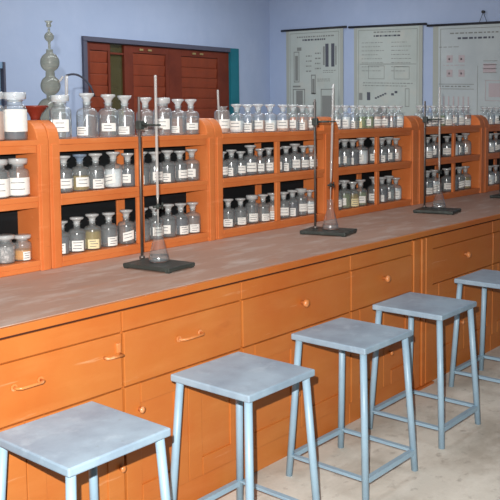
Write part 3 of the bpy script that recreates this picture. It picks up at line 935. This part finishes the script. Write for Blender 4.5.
m.build('reaction_bulb', M['kipp'], k)
m = MB(); m.lathe([(0.021, 0.296), (0.019, 0.302)] + ball(0.0445, 0.343, 12, -0.9, 0.9) + [(0.016, 0.388), (0.015, 0.402)], 26, cap=False)
m.build('upper_bulb', M['kipp'], k)
m = MB(); m.lathe([(0.006, 0.403), (0.0055, 0.43), (0.008, 0.438)] + ball(0.022, 0.458, 10, -0.85, 0.85) + [(0.006, 0.48), (0.005, 0.497)], 20, cap=False)
m.lathe(ball(0.012, 0.511, 8, -0.95, 0.6) + [(0.018, 0.528), (0.019, 0.53)], 16, cap=False)
m.build('safety_funnel', M['kipp'], k)
m = MB()
m.tube([(0.04, -0.005, 0.255), (0.052, -0.01, 0.265), (0.062, -0.015, 0.28)], 0.006, 8)
m.tube([(0.075, -0.02, 0.17), (0.078, -0.02, 0.285)], 0.0085, 10)
m.build('outlet_tube', M['burette'], k)
m = MB()
pts = [(0.078 + 0.12 * s, -0.02 - 0.03 * s, 0.285 + 0.018 * math.sin(s * PI * 0.8) - 0.06 * s * s) for s in [j / 10 for j in range(11)]]
m.tube(pts + [(0.215, -0.055, 0.19)], 0.005, 8)
m.build('rubber_hose', M['rubber'], k)

# dark red flared dish on the rounded end panels
d = MB()
d.lathe([(0.021, 0.0), (0.022, 0.012), (0.03, 0.03), (0.05, 0.052), (0.058, 0.058), (0.058, 0.064), (0.052, 0.062), (0.03, 0.038), (0.004, 0.03)], 22, cap=True)
o = d.build('flared_dish', M['red_dish'])
o.location = (2.195 - 0.035, 0.875, 1.5525)
tag(o, 'dark red flared dish perched on a rounded rack end panel', 'dish')

# ------------------------------------------------------------------ stools
def make_stool():
    t = thing('lab_stool', 'stool', 'stool')
    s, h = 0.377, 0.627
    m = MB()
    m.box(-s / 2, s / 2, -s / 2, s / 2, h - 0.026, h, 0.005)
    bmesh.ops.delete(m.bm, geom=[f_ for f_ in m.bm.faces if f_.normal.z < -0.9 and f_.calc_area() > 0.05], context='FACES')
    m.box(-s / 2 + 0.006, s / 2 - 0.006, -s / 2 + 0.006, s / 2 - 0.006, h - 0.012, h - 0.006)
    m.build('seat', M['stool_seat'], t)
    a, b = s / 2 - 0.026, s / 2 + 0.008
    for sx, sy in ((-1, -1), (1, -1), (1, 1), (-1, 1)):
        m = MB()
        m.tube([(sx * b, sy * b, 0.0), (sx * a, sy * a, h - 0.013)], 0.0148, 12)
        m.build('leg', M['stool_frame'], t)
    zs = 0.088
    c = b + (a - b) * zs / h
    for sx, sy, ex, ey in ((-1, -1, 1, -1), (1, -1, 1, 1), (1, 1, -1, 1), (-1, 1, -1, -1)):
        m = MB()
        p0, p1 = Vector((sx * c, sy * c, zs)), Vector((ex * c, ey * c, zs))
        mid = (p0 + p1) / 2
        ln = (p1 - p0).length - 0.026
        mt = Matrix.Translation(mid) @ Matrix.Rotation(0 if sx != ex else PI / 2, 4, 'Z')
        m.box(-ln / 2, ln / 2, -0.011, 0.011, 0.004, 0.009, 0.0, mt)
        side = 0.008 
        m.box(-ln / 2, ln / 2, -0.011, -0.007, -0.012, 0.004, 0.0, mt)
        m.build('stretcher', M['stool_frame'], t)
    return t
stool0 = make_stool()
SP = [(1.469, -0.310, 0.0, 'blue grey metal stool cut by the lower photo edge, in front of its cabinet'),
      (2.202, -0.310, 0.005, 'blue grey metal stool, second along the bench from the camera'),
      (2.913, -0.313, -0.005, 'blue grey metal stool in the middle of the five'),
      (3.593, -0.291, 0.01, 'blue grey metal stool in front of the bench pillar'),
      (4.425, -0.312, 0.0, 'blue grey metal stool at the far end of the row, past the pillar')]
for i, (x, y, rz, lb) in enumerate(SP):
    o = stool0 if i == 0 else copy_tree(stool0)
    o.location = (x, y, 0.0002)
    o.rotation_euler = (0, 0, rz)
    tag(o, lb, 'stool', 'metal stools along the bench')

# ------------------------------------------------------------------ camera
F, YAW, PITCH, ROLL = 818.5, 0.8600, -0.0769, -0.0104
cyw, syw = math.cos(YAW), math.sin(YAW)
fw = Vector((syw * math.cos(PITCH), cyw * math.cos(PITCH), math.sin(PITCH)))
rt = Vector((cyw, -syw, 0))
up = rt.cross(fw)
c_, s_ = math.cos(ROLL), math.sin(ROLL)
r2 = c_ * rt + s_ * up
u2 = -s_ * rt + c_ * up
cd = bpy.data.cameras.new('camera')
cam = bpy.data.objects.new('camera', cd)
COL.objects.link(cam)
mt = Matrix((r2, u2, -fw)).transposed().to_4x4()
mt.translation = (0, -2.2483, 1.5579)
cam.matrix_world = mt
cd.sensor_fit = 'HORIZONTAL'
cd.sensor_width = 36.0
cd.lens = F / 500 * 36.0
cd.shift_y = (179.6 - 250) / 500
cd.clip_start = 0.02
SC.camera = cam

# ------------------------------------------------------------------ light
def light(name, kind, loc, energy, col, **kw):
    l = bpy.data.lights.new(name, kind)
    l.energy = energy
    l.color = col
    for k_, v in kw.items():
        setattr(l, k_, v)
    o = bpy.data.objects.new(name, l)
    COL.objects.link(o)
    o.location = loc
    return o
fl = light('camera_flash', 'SPOT', (-0.04, -2.206, 1.685), 710, (1.0, 0.97, 0.92), shadow_soft_size=0.008, spot_size=math.radians(62), spot_blend=0.5)
fl.rotation_euler = (fw + u2 * (-70.4 / 818.5)).to_track_quat('-Z', 'Y').to_euler()
wd = bpy.data.worlds.new('daylight')
SC.world = wd
wd.use_nodes = True
bg = wd.node_tree.nodes['Background']
bg.inputs['Color'].default_value = (0.86, 0.93, 1.0, 1)
bg.inputs['Strength'].default_value = 0.07
# added unseen fill lights, over the bench and over the aisle behind it
light('overhead_fill', 'AREA', (2.8, 0.5, 3.2), 30, (0.95, 0.98, 1.0), shape='RECTANGLE', size=3.6, size_y=0.3)
light('overhead_fill', 'AREA', (5.4, 2.9, 3.2), 50, (0.95, 0.98, 1.0), shape='RECTANGLE', size=3.0, size_y=0.3)

SC.view_settings.view_transform = 'Standard'
SC.view_settings.look = 'None'
SC.view_settings.exposure = 0.0
SC.view_settings.gamma = 1.0
SC.cycles.transparent_max_bounces = 40
SC.cycles.max_bounces = 8
SC.cycles.diffuse_bounces = 3
